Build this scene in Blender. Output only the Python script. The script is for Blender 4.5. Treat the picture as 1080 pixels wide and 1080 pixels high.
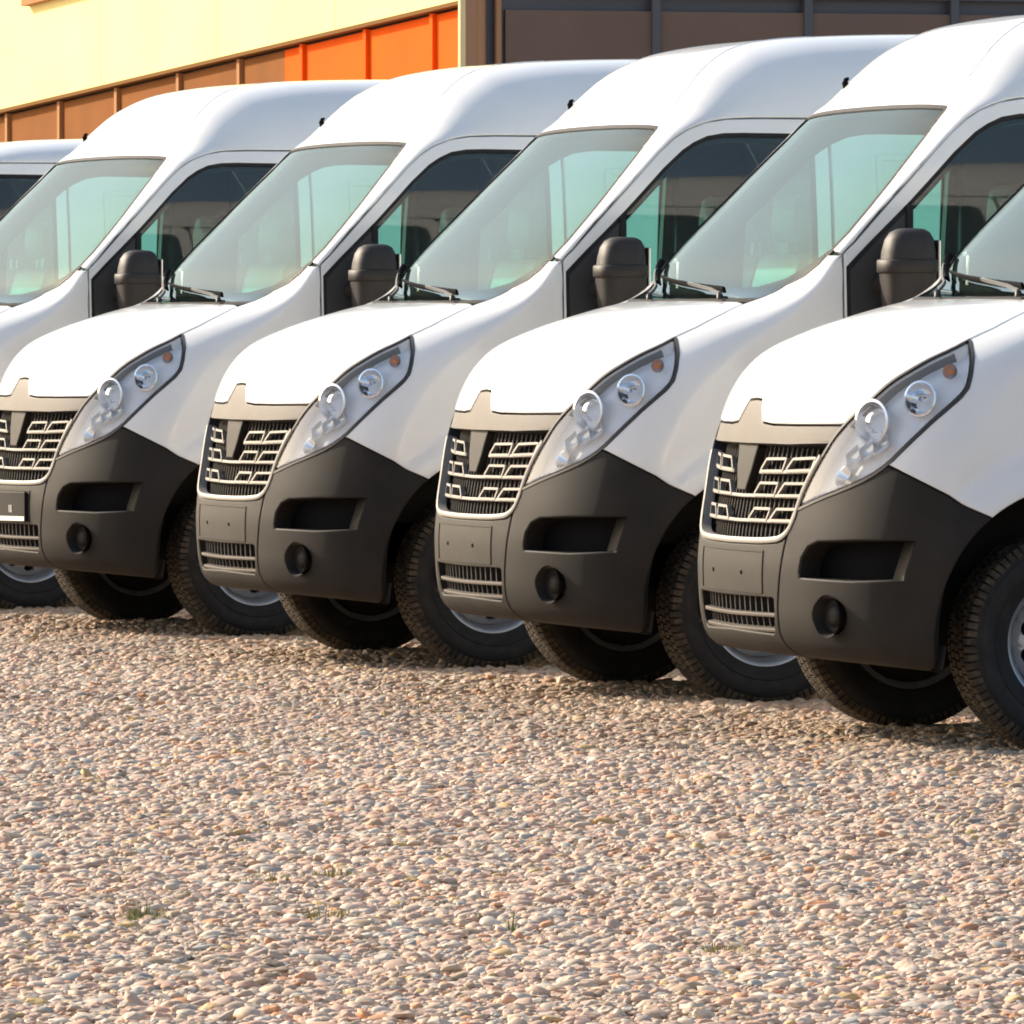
import bpy, bmesh, math, random
import numpy as np
from mathutils import Vector, Matrix
from mathutils.geometry import delaunay_2d_cdt

for o in list(bpy.data.objects): bpy.data.objects.remove(o, do_unlink=True)
SC = bpy.context.scene
COL = SC.collection
random.seed(7); RNG = np.random.default_rng(11)

# ------------------------------------------------------------------ camera
CAM_LOC = (9.775, 28.941, 1.3314); CAM_YAW = .30717; CAM_PITCH = -.022473
cd = bpy.data.cameras.new('camera'); cam = bpy.data.objects.new('camera', cd); COL.objects.link(cam)
cd.sensor_width = 36; cd.lens = 303.07; cd.clip_start = .5; cd.clip_end = 3000
fwd = Vector((-math.sin(CAM_YAW)*math.cos(CAM_PITCH), -math.cos(CAM_YAW)*math.cos(CAM_PITCH), math.sin(CAM_PITCH)))
cam.location = CAM_LOC; cam.rotation_euler = fwd.to_track_quat('-Z', 'Y').to_euler()
SC.camera = cam

# ------------------------------------------------------------------ daylight
SUN_EL = math.radians(26); SUN_AZ = math.radians(145)      # azimuth clockwise from +Y
world = bpy.data.worlds.new('World'); SC.world = world; world.use_nodes = True
wn = world.node_tree.nodes; wl = world.node_tree.links
sky = wn.new('ShaderNodeTexSky'); sky.sky_type = 'NISHITA'; sky.sun_disc = False
sky.sun_elevation = SUN_EL; sky.sun_rotation = SUN_AZ
sky.air_density = 1.0; sky.dust_density = 3.0; sky.ozone_density = .5
wn['Background'].inputs['Strength'].default_value = .15
wl.new(sky.outputs['Color'], wn['Background'].inputs['Color'])
sl = bpy.data.lights.new('sun', 'SUN'); sun = bpy.data.objects.new('sun', sl); COL.objects.link(sun)
sl.energy = 4.3; sl.angle = math.radians(.9); sl.color = (1, .87, .71)
sdir = Vector((math.sin(SUN_AZ)*math.cos(SUN_EL), math.cos(SUN_AZ)*math.cos(SUN_EL), math.sin(SUN_EL)))
sun.rotation_euler = sdir.to_track_quat('Z', 'Y').to_euler()
sun.location = (30, 0, 30)
SC.view_settings.view_transform = 'Standard'; SC.view_settings.look = 'None'
SC.view_settings.gamma = 1; SC.view_settings.use_curve_mapping = False
SC.view_settings.exposure = .68
SC.render.engine = 'CYCLES'
SC.cycles.filter_width = 1.9
SC.cycles.max_bounces = 10; SC.cycles.transparent_max_bounces = 16

# ------------------------------------------------------------------ materials
MATS = {}
def mat(name, col, rough=.5, metal=0., coat=0., spec=.5, noise=None, bump=None, coords='Object'):
    """noise=(scale, second colour, low, high)  bump=(scale, strength)"""
    m = bpy.data.materials.new(name); m.use_nodes = True; MATS[name] = m
    nt = m.node_tree; b = nt.nodes['Principled BSDF']
    b.inputs['Base Color'].default_value = (*col, 1); b.inputs['Roughness'].default_value = rough
    b.inputs['Metallic'].default_value = metal; b.inputs['Coat Weight'].default_value = coat
    b.inputs['Coat Roughness'].default_value = .06; b.inputs['Specular IOR Level'].default_value = spec
    tc = nt.nodes.new('ShaderNodeTexCoord') if coords != 'Position' else nt.nodes.new('ShaderNodeNewGeometry')
    if noise:
        sc, c2, lo, hi = noise
        n = nt.nodes.new('ShaderNodeTexNoise'); n.inputs['Scale'].default_value = sc; n.inputs['Detail'].default_value = 6
        nt.links.new(tc.outputs[coords], n.inputs['Vector'])
        r = nt.nodes.new('ShaderNodeMapRange'); r.inputs['From Min'].default_value = lo; r.inputs['From Max'].default_value = hi
        nt.links.new(n.outputs['Fac'], r.inputs['Value'])
        mx = nt.nodes.new('ShaderNodeMix'); mx.data_type = 'RGBA'
        mx.inputs[6].default_value = (*col, 1); mx.inputs[7].default_value = (*c2, 1)
        nt.links.new(r.outputs['Result'], mx.inputs[0]); nt.links.new(mx.outputs[2], b.inputs['Base Color'])
    if bump:
        n2 = nt.nodes.new('ShaderNodeTexNoise'); n2.inputs['Scale'].default_value = bump[0]; n2.inputs['Detail'].default_value = 4
        nt.links.new(tc.outputs[coords], n2.inputs['Vector'])
        bp = nt.nodes.new('ShaderNodeBump'); bp.inputs['Strength'].default_value = bump[1]; bp.inputs['Distance'].default_value = .01
        nt.links.new(n2.outputs['Fac'], bp.inputs['Height']); nt.links.new(bp.outputs['Normal'], b.inputs['Normal'])
    return m
def glass(name, tint, ior=1.5, haze=0., hazecol=(.8, .85, .83), refl=(1, 1, 1)):
    m = bpy.data.materials.new(name); m.use_nodes = True; MATS[name] = m
    nt = m.node_tree; nt.nodes.clear(); N = nt.nodes.new; L = nt.links.new
    out = N('ShaderNodeOutputMaterial'); tr = N('ShaderNodeBsdfTransparent'); tr.inputs['Color'].default_value = (*tint, 1)
    gl = N('ShaderNodeBsdfGlossy'); gl.inputs['Roughness'].default_value = .03; gl.inputs['Color'].default_value = (*refl, 1)
    fr = N('ShaderNodeFresnel'); fr.inputs['IOR'].default_value = ior
    mx = N('ShaderNodeMixShader'); L(fr.outputs[0], mx.inputs[0])
    if haze:
        df = N('ShaderNodeBsdfDiffuse'); df.inputs['Color'].default_value = (*hazecol, 1)
        tc = N('ShaderNodeTexCoord'); no = N('ShaderNodeTexNoise'); no.inputs['Scale'].default_value = 3.; no.inputs['Detail'].default_value = 5
        L(tc.outputs['Object'], no.inputs['Vector'])
        mp = N('ShaderNodeMapRange'); mp.inputs['From Min'].default_value = .3; mp.inputs['From Max'].default_value = .7
        mp.inputs['To Min'].default_value = haze*.7; mp.inputs['To Max'].default_value = haze*1.3
        L(no.outputs['Fac'], mp.inputs['Value'])
        m2 = N('ShaderNodeMixShader'); L(mp.outputs[0], m2.inputs[0]); L(tr.outputs[0], m2.inputs[1]); L(df.outputs[0], m2.inputs[2])
        L(m2.outputs[0], mx.inputs[1])
    else: L(tr.outputs[0], mx.inputs[1])
    L(gl.outputs[0], mx.inputs[2]); L(mx.outputs[0], out.inputs[0])
    return m
mat('white_paint', (.77, .785, .77), .30, coat=.7, noise=(1.6, (.69, .69, .67), .45, .8), coords='Position')
mat('bumper_plastic', (.0150, .0138, .0126), .56, spec=.17, noise=(4., (.025, .0225, .019), .38, .72), bump=(700, .2), coords='Position')
mat('strip_plastic', (.085, .073, .062), .55, spec=.25, noise=(6., (.10, .086, .072), .35, .7), bump=(900, .1))
mat('dark_plastic', (.030, .030, .031), .5, spec=.4, noise=(6., (.05, .047, .044), .4, .75))
mat('mirror_plastic', (.024, .021, .019), .55, spec=.35, noise=(8., (.034, .030, .026), .4, .7), bump=(800, .12))
mat('belt', (.05, .055, .05), .8)
mat('black', (.008, .008, .009), .85, spec=.05)
mat('gap_black', (.012, .012, .013), .8, spec=.1)
mat('rubber', (.012, .012, .013), .7, spec=.3, noise=(20., (.024, .022, .020), .45, .75))
mat('tread', (.034, .030, .025), .85, spec=.15, noise=(26., (.095, .074, .050), .42, .68))
mat('rim_silver', (.33, .35, .375), .38, metal=.75, noise=(30., (.38, .38, .38), .45, .8))
mat('fin_black', (.045, .042, .038), .7, spec=.15)
mat('satin_silver', (.23, .222, .21), .5, metal=.3, spec=.3)
mat('chrome', (.86, .87, .88), .08, metal=1.)
mat('lamp_chrome', (.95, .95, .95), .26, metal=.8)
mat('lamp_white', (1., .98, .95), .35, metal=.05)
mat('amber', (1., .28, .03), .3, coat=.3)
mat('red_lens', (.45, .01, .01), .2, coat=.6)
mat('seat_fabric', (.075, .078, .08), .9, spec=.2, noise=(60., (.05, .052, .055), .4, .7))
mat('seat_cover', (.26, .29, .25), .45, spec=.5)
mat('trim_grey', (.11, .115, .115), .75, spec=.3)
mat('headliner', (.20, .215, .205), .9, spec=.2)
mat('bulkhead', (.22, .235, .225), .6)
mat('under', (.016, .015, .014), .85, spec=.2)
mat('plate_black', (.012, .012, .013), .6, spec=.1)
mat('plate_white', (.75, .74, .70), .5)
glass('window_glass', (.46, .80, .74), 1.5, .02)
glass('windshield_glass', (.55, .79, .745), 1.30, .008, (.62, .86, .82), (.74, .84, .81))
glass('lens_glass', (.97, .98, 1.), 1.45, .02)
glass('frit', (.06, .06, .06), 1.5, 0.)

# ------------------------------------------------------------------ mesh helpers
def empty(name, loc=(0, 0, 0), rz=0., parent=None):
    o = bpy.data.objects.new(name, None); COL.objects.link(o); o.location = loc; o.rotation_euler = (0, 0, rz); o.parent = parent
    o.empty_display_size = .2
    return o
def tag(o, label=None, cat=None, group=None, kind=None):
    if label: o['label'] = label
    if cat: o['category'] = cat
    if group: o['group'] = group
    if kind: o['kind'] = kind
    return o
def mesh_obj(name, V, Fc, m, parent=None, smooth=False, normals=None):
    me = bpy.data.meshes.new(name); me.from_pydata([tuple(map(float, v)) for v in V], [], [tuple(int(i) for i in f) for f in Fc])
    me.materials.append(MATS[m] if isinstance(m, str) else m)
    if smooth or normals is not None: me.polygons.foreach_set('use_smooth', [True]*len(me.polygons))
    if normals is not None: me.normals_split_custom_set([tuple(map(float, n)) for n in normals])
    me.update()
    o = bpy.data.objects.new(name, me); COL.objects.link(o); o.parent = parent
    return o
class MB:
    """collects shapes into one mesh"""
    def __init__(s): s.V = []; s.F = []
    def add(s, V, F):
        n = len(s.V); s.V += [tuple(map(float, v)) for v in V]; s.F += [tuple(i+n for i in f) for f in F]; return s
    def box(s, a, b):
        x0, y0, z0 = a; x1, y1, z1 = b
        return s.add([(x0,y0,z0),(x1,y0,z0),(x1,y1,z0),(x0,y1,z0),(x0,y0,z1),(x1,y0,z1),(x1,y1,z1),(x0,y1,z1)],
                     [(0,3,2,1),(4,5,6,7),(0,1,5,4),(1,2,6,5),(2,3,7,6),(3,0,4,7)])
    def sweep(s, path, normals, prof, closed=False, caps=True):
        """prof: (side, up) pairs; up along the normal"""
        P = np.array(path, float); N = np.array(normals, float); n = len(P); k = len(prof)
        if closed: T = np.roll(P, -1, 0)-np.roll(P, 1, 0)
        else: T = np.gradient(P, axis=0)
        T /= np.linalg.norm(T, axis=1, keepdims=True)+1e-12
        S = np.cross(T, N); S /= np.linalg.norm(S, axis=1, keepdims=True)+1e-12
        V = [P[i]+S[i]*a+N[i]*b for i in range(n) for a, b in prof]
        F = []
        for i in range(n if closed else n-1):
            j = (i+1) % n
            for q in range(k): F.append((i*k+q, j*k+q, j*k+(q+1) % k, i*k+(q+1) % k))
        if not closed and caps: F += [tuple(range(k)), tuple((n-1)*k+q for q in range(k-1, -1, -1))]
        return s.add(V, F)
    def tube(s, path, r, seg=8, closed=False):
        P = np.array(path, float); T = np.gradient(P, axis=0) if not closed else np.roll(P, -1, 0)-np.roll(P, 1, 0)
        N = []
        up = np.array((.13, .27, .95))
        for t in T:
            q = up-t*(up@t)/(t@t+1e-12); N.append(q/np.linalg.norm(q))
        rr = r if hasattr(r, '__len__') else [r]*len(P)
        n = len(P)
        T = T/np.linalg.norm(T, axis=1, keepdims=True)
        V = []; F = []
        for i in range(n):
            S = np.cross(T[i], N[i])
            for q in range(seg):
                a = 2*math.pi*q/seg; V.append(P[i]+rr[i]*(math.cos(a)*S+math.sin(a)*N[i]))
        for i in range(n if closed else n-1):
            j = (i+1) % n
            for q in range(seg): F.append((i*seg+q, i*seg+(q+1) % seg, j*seg+(q+1) % seg, j*seg+q))
        if not closed: F += [tuple(range(seg-1, -1, -1)), tuple((n-1)*seg+q for q in range(seg))]
        return s.add(V, F)
    def lathe(s, prof, M, seg=32, caps=False):
        """prof (r,h): h along local Z of matrix M"""
        V = []; F = []; k = len(prof)
        for i in range(seg):
            a = 2*math.pi*i/seg
            for r, h in prof: V.append(M @ Vector((r*math.cos(a), r*math.sin(a), h)))
        for i in range(seg):
            j = (i+1) % seg
            for q in range(k-1): F.append((i*k+q, j*k+q, j*k+q+1, i*k+q+1))
        if caps: F += [tuple(i*k for i in range(seg-1, -1, -1)), tuple(i*k+k-1 for i in range(seg))]
        return s.add(V, F)
    def build(s, name, m, parent=None, smooth=False, bevel=0., angle=None):
        o = mesh_obj(name, s.V, s.F, m, parent, smooth)
        if bevel:
            md = o.modifiers.new('bevel', 'BEVEL'); md.width = bevel; md.segments = 2; md.limit_method = 'ANGLE'; md.angle_limit = math.radians(40)
        if smooth and angle:
            o.data.set_sharp_from_angle(angle=math.radians(angle))
        return o

# ------------------------------------------------------------------ van body surface
# --- body surface: centre profile (Xc,Zc), matching side end (Xe,Ze), plan sharpness n
KN=np.array([
[ .62,.272, .32,.235,2.3],[ .748,.283, .36,.25 ,2.3],[ .806,.325, .385,.31,2.25],[.83,.42,.39,.42,2.2],
[ .835,.54,.39,.54,2.2],[.826,.65,.385,.645,2.2],[.805,.78,.375,.765,2.2],[.782,.92,.35,.885,2.2],
[ .755,1.03,.31,.985,2.2],[.738,1.08,.285,1.03,2.2],[.70,1.15,.24,1.10,2.2],[.622,1.228,.175,1.165,2.2],
[ .495,1.287,.10,1.22,2.2],[.345,1.335,.02,1.275,2.25],[.165,1.378,-.07,1.335,2.4],[.03,1.398,-.14,1.40,2.6],
[-.05,1.425,-.19,1.455,2.6],[-.165,1.55,-.262,1.555,2.7],[-.395,1.79,-.472,1.77,2.8],[-.61,2.005,-.675,1.97,3.0],
[-.675,2.075,-.745,2.03,3.3],[-.73,2.13,-.83,2.07,3.3],[-.81,2.22,-.94,2.095,3.9],[-.935,2.32,-1.06,2.10,5.0],
[-1.12,2.392,-1.22,2.10,6.2],[-1.40,2.430,-1.46,2.10,6.2],[-1.8,2.445,-1.83,2.10,6.2],[-2.6,2.453,-2.6,2.10,6.2],
[-3.6,2.452,-3.6,2.10,6.2],[-4.66,2.437,-4.66,2.10,6.2]])
KV=np.concatenate([[0],np.cumsum(np.hypot(np.diff(KN[:,0]),np.diff(KN[:,1])))])
KV=KV+.359-KV[3]
WK=np.array([[.15,.95],[.25,.985],[.40,1.015],[.60,1.028],[.85,1.03],[1.05,1.022],[1.3,1.008],[1.55,.992],[1.8,.968],[2.05,.93],[2.12,.916],[2.6,.80]])
def pchip(X,Y):
    X=np.asarray(X,float); Y=np.asarray(Y,float); h=np.diff(X); d=np.diff(Y,axis=0)/(h[:,None] if Y.ndim>1 else h)
    m=np.zeros_like(Y); a,b=d[:-1],d[1:]; hh=(h[:,None] if Y.ndim>1 else h)
    w1=2*hh[1:]+hh[:-1]; w2=hh[1:]+2*hh[:-1]
    with np.errstate(all='ignore'):
        mm=np.where(a*b>0,(w1+w2)/(w1/a+w2/b),0.)
    m[1:-1]=mm; m[0]=d[0]; m[-1]=d[-1]
    def f(x):
        x=np.clip(np.asarray(x,float),X[0],X[-1]); i=np.clip(np.searchsorted(X,x)-1,0,len(X)-2)
        H=X[i+1]-X[i]; t=(x-X[i])/H
        if Y.ndim>1: t=t[...,None]; H=H[...,None]
        return (1+2*t)*(1-t)**2*Y[i]+t*(1-t)**2*H*m[i]+t*t*(3-2*t)*Y[i+1]+t*t*(t-1)*H*m[i+1]
    return f
_k=pchip(KV,KN); _w=pchip(WK[:,0],WK[:,1])
def flare(x,z):
    r=np.hypot(x,z-.36); t=np.clip((.60-r)/.13,0,1); t=t*t*(3-2*t)
    return .022*t*(x>-1.2)
def fpos(u,v):
    u=np.asarray(u,float); v=np.asarray(v,float)
    k=_k(v); au=np.abs(u); s=np.sin(np.minimum(au,1)*np.pi/2)
    g=1-np.sqrt(np.maximum(1-s**k[...,4],1e-9))
    x=k[...,0]-(k[...,0]-k[...,2])*g; z=k[...,1]-(k[...,1]-k[...,3])*g
    x=x-np.maximum(au-1,0)
    sd=np.clip((au-.75)/.25,0,1)
    y=_w(z)*s+flare(x,z)*sd*sd*(3-2*sd)
    return np.stack([x,np.sign(u)*y+0*x,z],-1)
def spos(x,z,sy=1):
    x=np.asarray(x,float); z=np.asarray(z,float)
    return np.stack([x,sy*(_w(z)+flare(x,z)),z],-1)
def chartF(a, v): return fpos(np.asarray(a)/1.25, v)          # a = 1.25*u so that the chart is roughly metric
def chartS(x, z): return spos(x, z)
def inside(P, poly):
    x, y = P[:, 0], P[:, 1]; c = np.zeros(len(P), bool); q = np.asarray(poly)
    x1, y1 = q[:, 0], q[:, 1]; x2, y2 = np.roll(x1, -1), np.roll(y1, -1)
    for a, b, d, e in zip(x1, y1, x2, y2):
        if b == e: continue
        m = ((b > y) != (e > y)) & (x < (d-a)*(y-b)/(e-b)+a); c ^= m
    return c
def densify(poly, h, closed=True):
    out = []; n = len(poly)
    for i in range(n if closed else n-1):
        a = np.array(poly[i], float); b = np.array(poly[(i+1) % n], float); k = max(1, int(math.ceil(np.linalg.norm(b-a)/h)))
        for j in range(k): out.append(a+(b-a)*j/k)
    if not closed: out.append(np.array(poly[-1], float))
    return np.array(out)
def smooth_poly(pts, it=2):
    """Chaikin on an open polyline, ends kept"""
    P = [np.array(p, float) for p in pts]
    for _ in range(it):
        Q = [P[0]]
        for a, b in zip(P[:-1], P[1:]): Q += [a*.75+b*.25, a*.25+b*.75]
        Q.append(P[-1]); P = Q
    return [tuple(p) for p in P]
def surf_normal(chart, A, B, centre=(-1., 0, 1.05)):
    e = 1e-4
    P = chart(A, B); du = chart(A+e, B)-chart(A-e, B); dv = chart(A, B+e)-chart(A, B-e)
    N = np.cross(du, dv); N /= np.linalg.norm(N, axis=-1, keepdims=True)+1e-15
    hand = np.sign((N*(P-np.array(centre))).sum(-1)); hand[hand == 0] = 1
    hand = np.full_like(hand, np.sign(hand.sum()))
    return P, N*hand[:, None], hand
def panel(name, poly, chart, m, parent=None, holes=(), off=0., gap=.0034, thick=.018, grid=.035, side=1, roll=.004, centre=(-1., 0, 1.05)):
    loops = [densify(poly, grid*.8)]+[densify(h, grid*.6) for h in holes]
    def area(q): return .5*np.sum(q[:, 0]*np.roll(q[:, 1], -1)-np.roll(q[:, 0], -1)*q[:, 1])
    loops[0] = loops[0] if area(loops[0]) > 0 else loops[0][::-1]
    for i in range(1, len(loops)): loops[i] = loops[i] if area(loops[i]) < 0 else loops[i][::-1]
    bd = np.concatenate(loops); lo, hi = bd.min(0), bd.max(0)
    gx, gy = np.meshgrid(np.arange(lo[0]+grid*.5, hi[0], grid), np.arange(lo[1]+grid*.5, hi[1], grid))
    gx[1::2] += grid*.5
    G = np.stack([gx.ravel(), gy.ravel()], 1)
    ok = inside(G, loops[0])
    for h in loops[1:]: ok &= ~inside(G, h)
    G = G[ok]
    if len(G):
        d = np.full(len(G), 9.)
        for i in range(0, len(bd), 200): d = np.minimum(d, np.sqrt(((G[:, None]-bd[None, i:i+200])**2).sum(-1)).min(1))
        G = G[d > grid*.5]
    allp = np.concatenate([bd, G]) if len(G) else bd
    edges = []; s = 0
    for l in loops:
        n = len(l); edges += [(s+i, s+(i+1) % n) for i in range(n)]; s += n
    vs, es, fs, ov, oe, of = delaunay_2d_cdt([Vector((float(a), float(b))) for a, b in allp], edges, [], 0, 1e-7)
    A2 = np.array([(v.x, v.y) for v in vs]); back = {}
    for i, l in enumerate(ov):
        for j in l: back[j] = i
    T = np.array([tuple(f) for f in fs], int)
    cen = A2[T].mean(1); ok = inside(cen, loops[0])
    for h in loops[1:]: ok &= ~inside(cen, h)
    T = T[ok]
    P, N, hand = surf_normal(chart, A2[:, 0], A2[:, 1], centre)
    P = P+N*off
    V = [None]*len(P); VN = N.copy(); Pm = P.copy()
    ring_faces = []; extraV = []; extraN = []; base = len(P); s = 0
    loopN = []; faces = []
    for l in loops:
        n = len(l); idx = [back[s+i] for i in range(n)]; s += n
        Pl = P[idx]; Nl = N[idx]; Tn = np.roll(Pl, -1, 0)-np.roll(Pl, 1, 0); Tn /= np.linalg.norm(Tn, axis=1, keepdims=True)+1e-12
        inw = np.cross(Nl, Tn)*hand[idx][:, None]; inw /= np.linalg.norm(inw, axis=1, keepdims=True)+1e-12
        Pm[idx] = Pl+inw*(gap+roll)
        r1 = Pl+inw*gap-Nl*roll*np.sign(thick); r2 = Pl+inw*gap-Nl*(abs(thick) if thick > 0 else thick)
        n1 = Nl-inw*np.sign(thick); n1 /= np.linalg.norm(n1, axis=1, keepdims=True)
        b = base+len(extraV); extraV += list(r1)+list(r1)+list(r2); extraN += list(n1)+list(-inw*np.sign(thick))+list(-inw*np.sign(thick))
        for i in range(n):
            j = (i+1) % n
            q = [(idx[j], idx[i], b+i, b+j), (b+n+j, b+n+i, b+2*n+i, b+2*n+j)]
            if thick: ring_faces += q
    PV = np.concatenate([Pm, np.array(extraV)]); NV = np.concatenate([VN, np.array(extraN)])
    faces = []
    hs = hand[0]
    for t in T: faces.append(tuple(t) if hs > 0 else tuple(t[::-1]))
    for f in ring_faces: faces.append(tuple(f) if hs > 0 else tuple(f[::-1]))
    if side < 0:
        PV = PV*np.array((1, -1, 1)); NV = NV*np.array((1, -1, 1)); faces = [f[::-1] for f in faces]
    nl = [NV[i] for f in faces for i in f]
    return mesh_obj(name, PV, faces, m, parent, True, nl)
def curve3(chart, pts, h=.02, closed=False, off=0., side=1, centre=(-1., 0, 1.05)):
    q = densify(pts, h, closed); P, N, _ = surf_normal(chart, q[:, 0], q[:, 1], centre)
    P = P+N*off
    if side < 0: P = P*np.array((1, -1, 1)); N = N*np.array((1, -1, 1))
    return P, N
def seal(name, chart, pts, w, h, m, parent, off=0., closed=True, side=1, step=.025):
    P, N = curve3(chart, pts, step, closed, off, side)
    a = w/2
    return MB().sweep(P, N, [(-a, 0), (a, 0), (a*.8, h), (-a*.8, h)], closed).build(name, m, parent, True, angle=50)
K = 1.25
def S_(pts): return [(u*K, v) for u, v in pts]
def sym(pts):
    """left half (u>=0, first and last on the centre) -> full polygon"""
    return S_(pts)+[(-u*K, v) for u, v in pts[::-1] if u > 1e-6]
def uv_side(x, z):
    """front-chart coordinates (u,v) of the point on the left flank at (x,z)"""
    u, v = 1.0, float(np.interp(z, KN[:22, 3], KV[:22]))
    for _ in range(40):
        e = 1e-4; f0 = fpos(u, v)[[0, 2]]; J = np.stack([(fpos(u+e, v)[[0, 2]]-f0)/e, (fpos(u, v+e)[[0, 2]]-f0)/e], 1)
        st = np.linalg.lstsq(J, np.array((x, z))-f0, rcond=1e-6)[0]; st = np.clip(st, -.05, .05); u += st[0]*.8; v += st[1]*.8
    return (float(u), float(v))

# seam lines of the nose, chart coordinates (u, v), left half
LAMP_TOP = [(.6418,1.3849),(.6456,1.3021),(.6282,1.2293),(.6073,1.1736),(.5762,1.121),(.5431,1.0581),(.5137,1.0134),(.475,.9629),(.445,.9151),(.4157,.8507),(.3868,.7932),(.3599,.7256),(.349,.6812)]
LAMP_BOT = [(.349,.6812),(.4349,.7182),(.5288,.7537),(.6092,.7916),(.6732,.8402),(.7223,.9009),(.7665,.9587),(.8143,1.0288),(.8473,1.0802),(.8507,1.1183),(.8218,1.1758),(.7579,1.2698),(.6737,1.3574),(.6418,1.3849)]
HOOD_FRONT = [(0,1.029),(.045,1.0255),(.062,.992),(.0865,.9518),(.1505,.9463),(.2748,.9492),(.3781,.9542),(.4541,.9586)]
HOOD_SIDE = [(.6418,1.3849),(.6413,1.491),(.6117,1.6329),(.5639,1.7794)]
GRILLE_SIDE = [(.437,.8975),(.4157,.8507),(.3868,.7932),(.3599,.7256),(.349,.6812),(.3455,.655),(.3269,.6072),(.3,.585),(.2712,.5753),(.1872,.569),(0,.567)]
GLASS_EDGE = [(.5678,1.8396),(.6074,1.9456),(.70,1.985),(.765,2.04),(.792,2.10),(.8123,2.2045),(.79,2.32),(.7541,2.4689),(.6981,2.6549),(.6612,2.7815),(.655,2.815),(.635,2.832),(.33,2.829),(0,2.831)]
CENTRE_SEAM = [(.3455,.655),(.3259,.6341),(.3118,.5679),(.3029,.5024),(.2882,.3898),(.2822,.2962),(.2932,.2502),(.3092,.216),(.33,.16),(.34,.066)]
BUMP_SEAM = [(.6732,.8402),(.8,.795),(.9316,.7477)]
ARCH_R = .46; ARCH_Z = .36
def arch(a0, a1, n=14, r=ARCH_R, cx=0.):
    return [(cx+r*math.cos(math.radians(a0+(a1-a0)*i/n)), ARCH_Z+r*math.sin(math.radians(a0+(a1-a0)*i/n))) for i in range(n+1)]
DOOR_SEAM = [(-.262,1.553),(-.28,1.572),(-.304,1.594),(-.449,1.748),(-.596,1.900),(-.66,1.965),(-.72,2.018),(-.78,2.055),(-.852,2.083),(-.94,2.097),(-1.06,2.1),(-1.32,2.1)]
WIN = [(-.278,1.507),(-.36,1.588),(-.519,1.738),(-.60,1.82),(-.68,1.902),(-.76,1.972),(-.806,2.001),(-.86,2.025),(-.926,2.036),(-1.0,2.038),(-1.24,2.036),(-1.275,2.02),(-1.285,1.98),(-1.285,1.37),(-1.27,1.335),(-1.23,1.325),(-.31,1.30),(-.278,1.315)]

def mirrored(fn):
    for s in (1, -1): fn(s)

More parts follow.
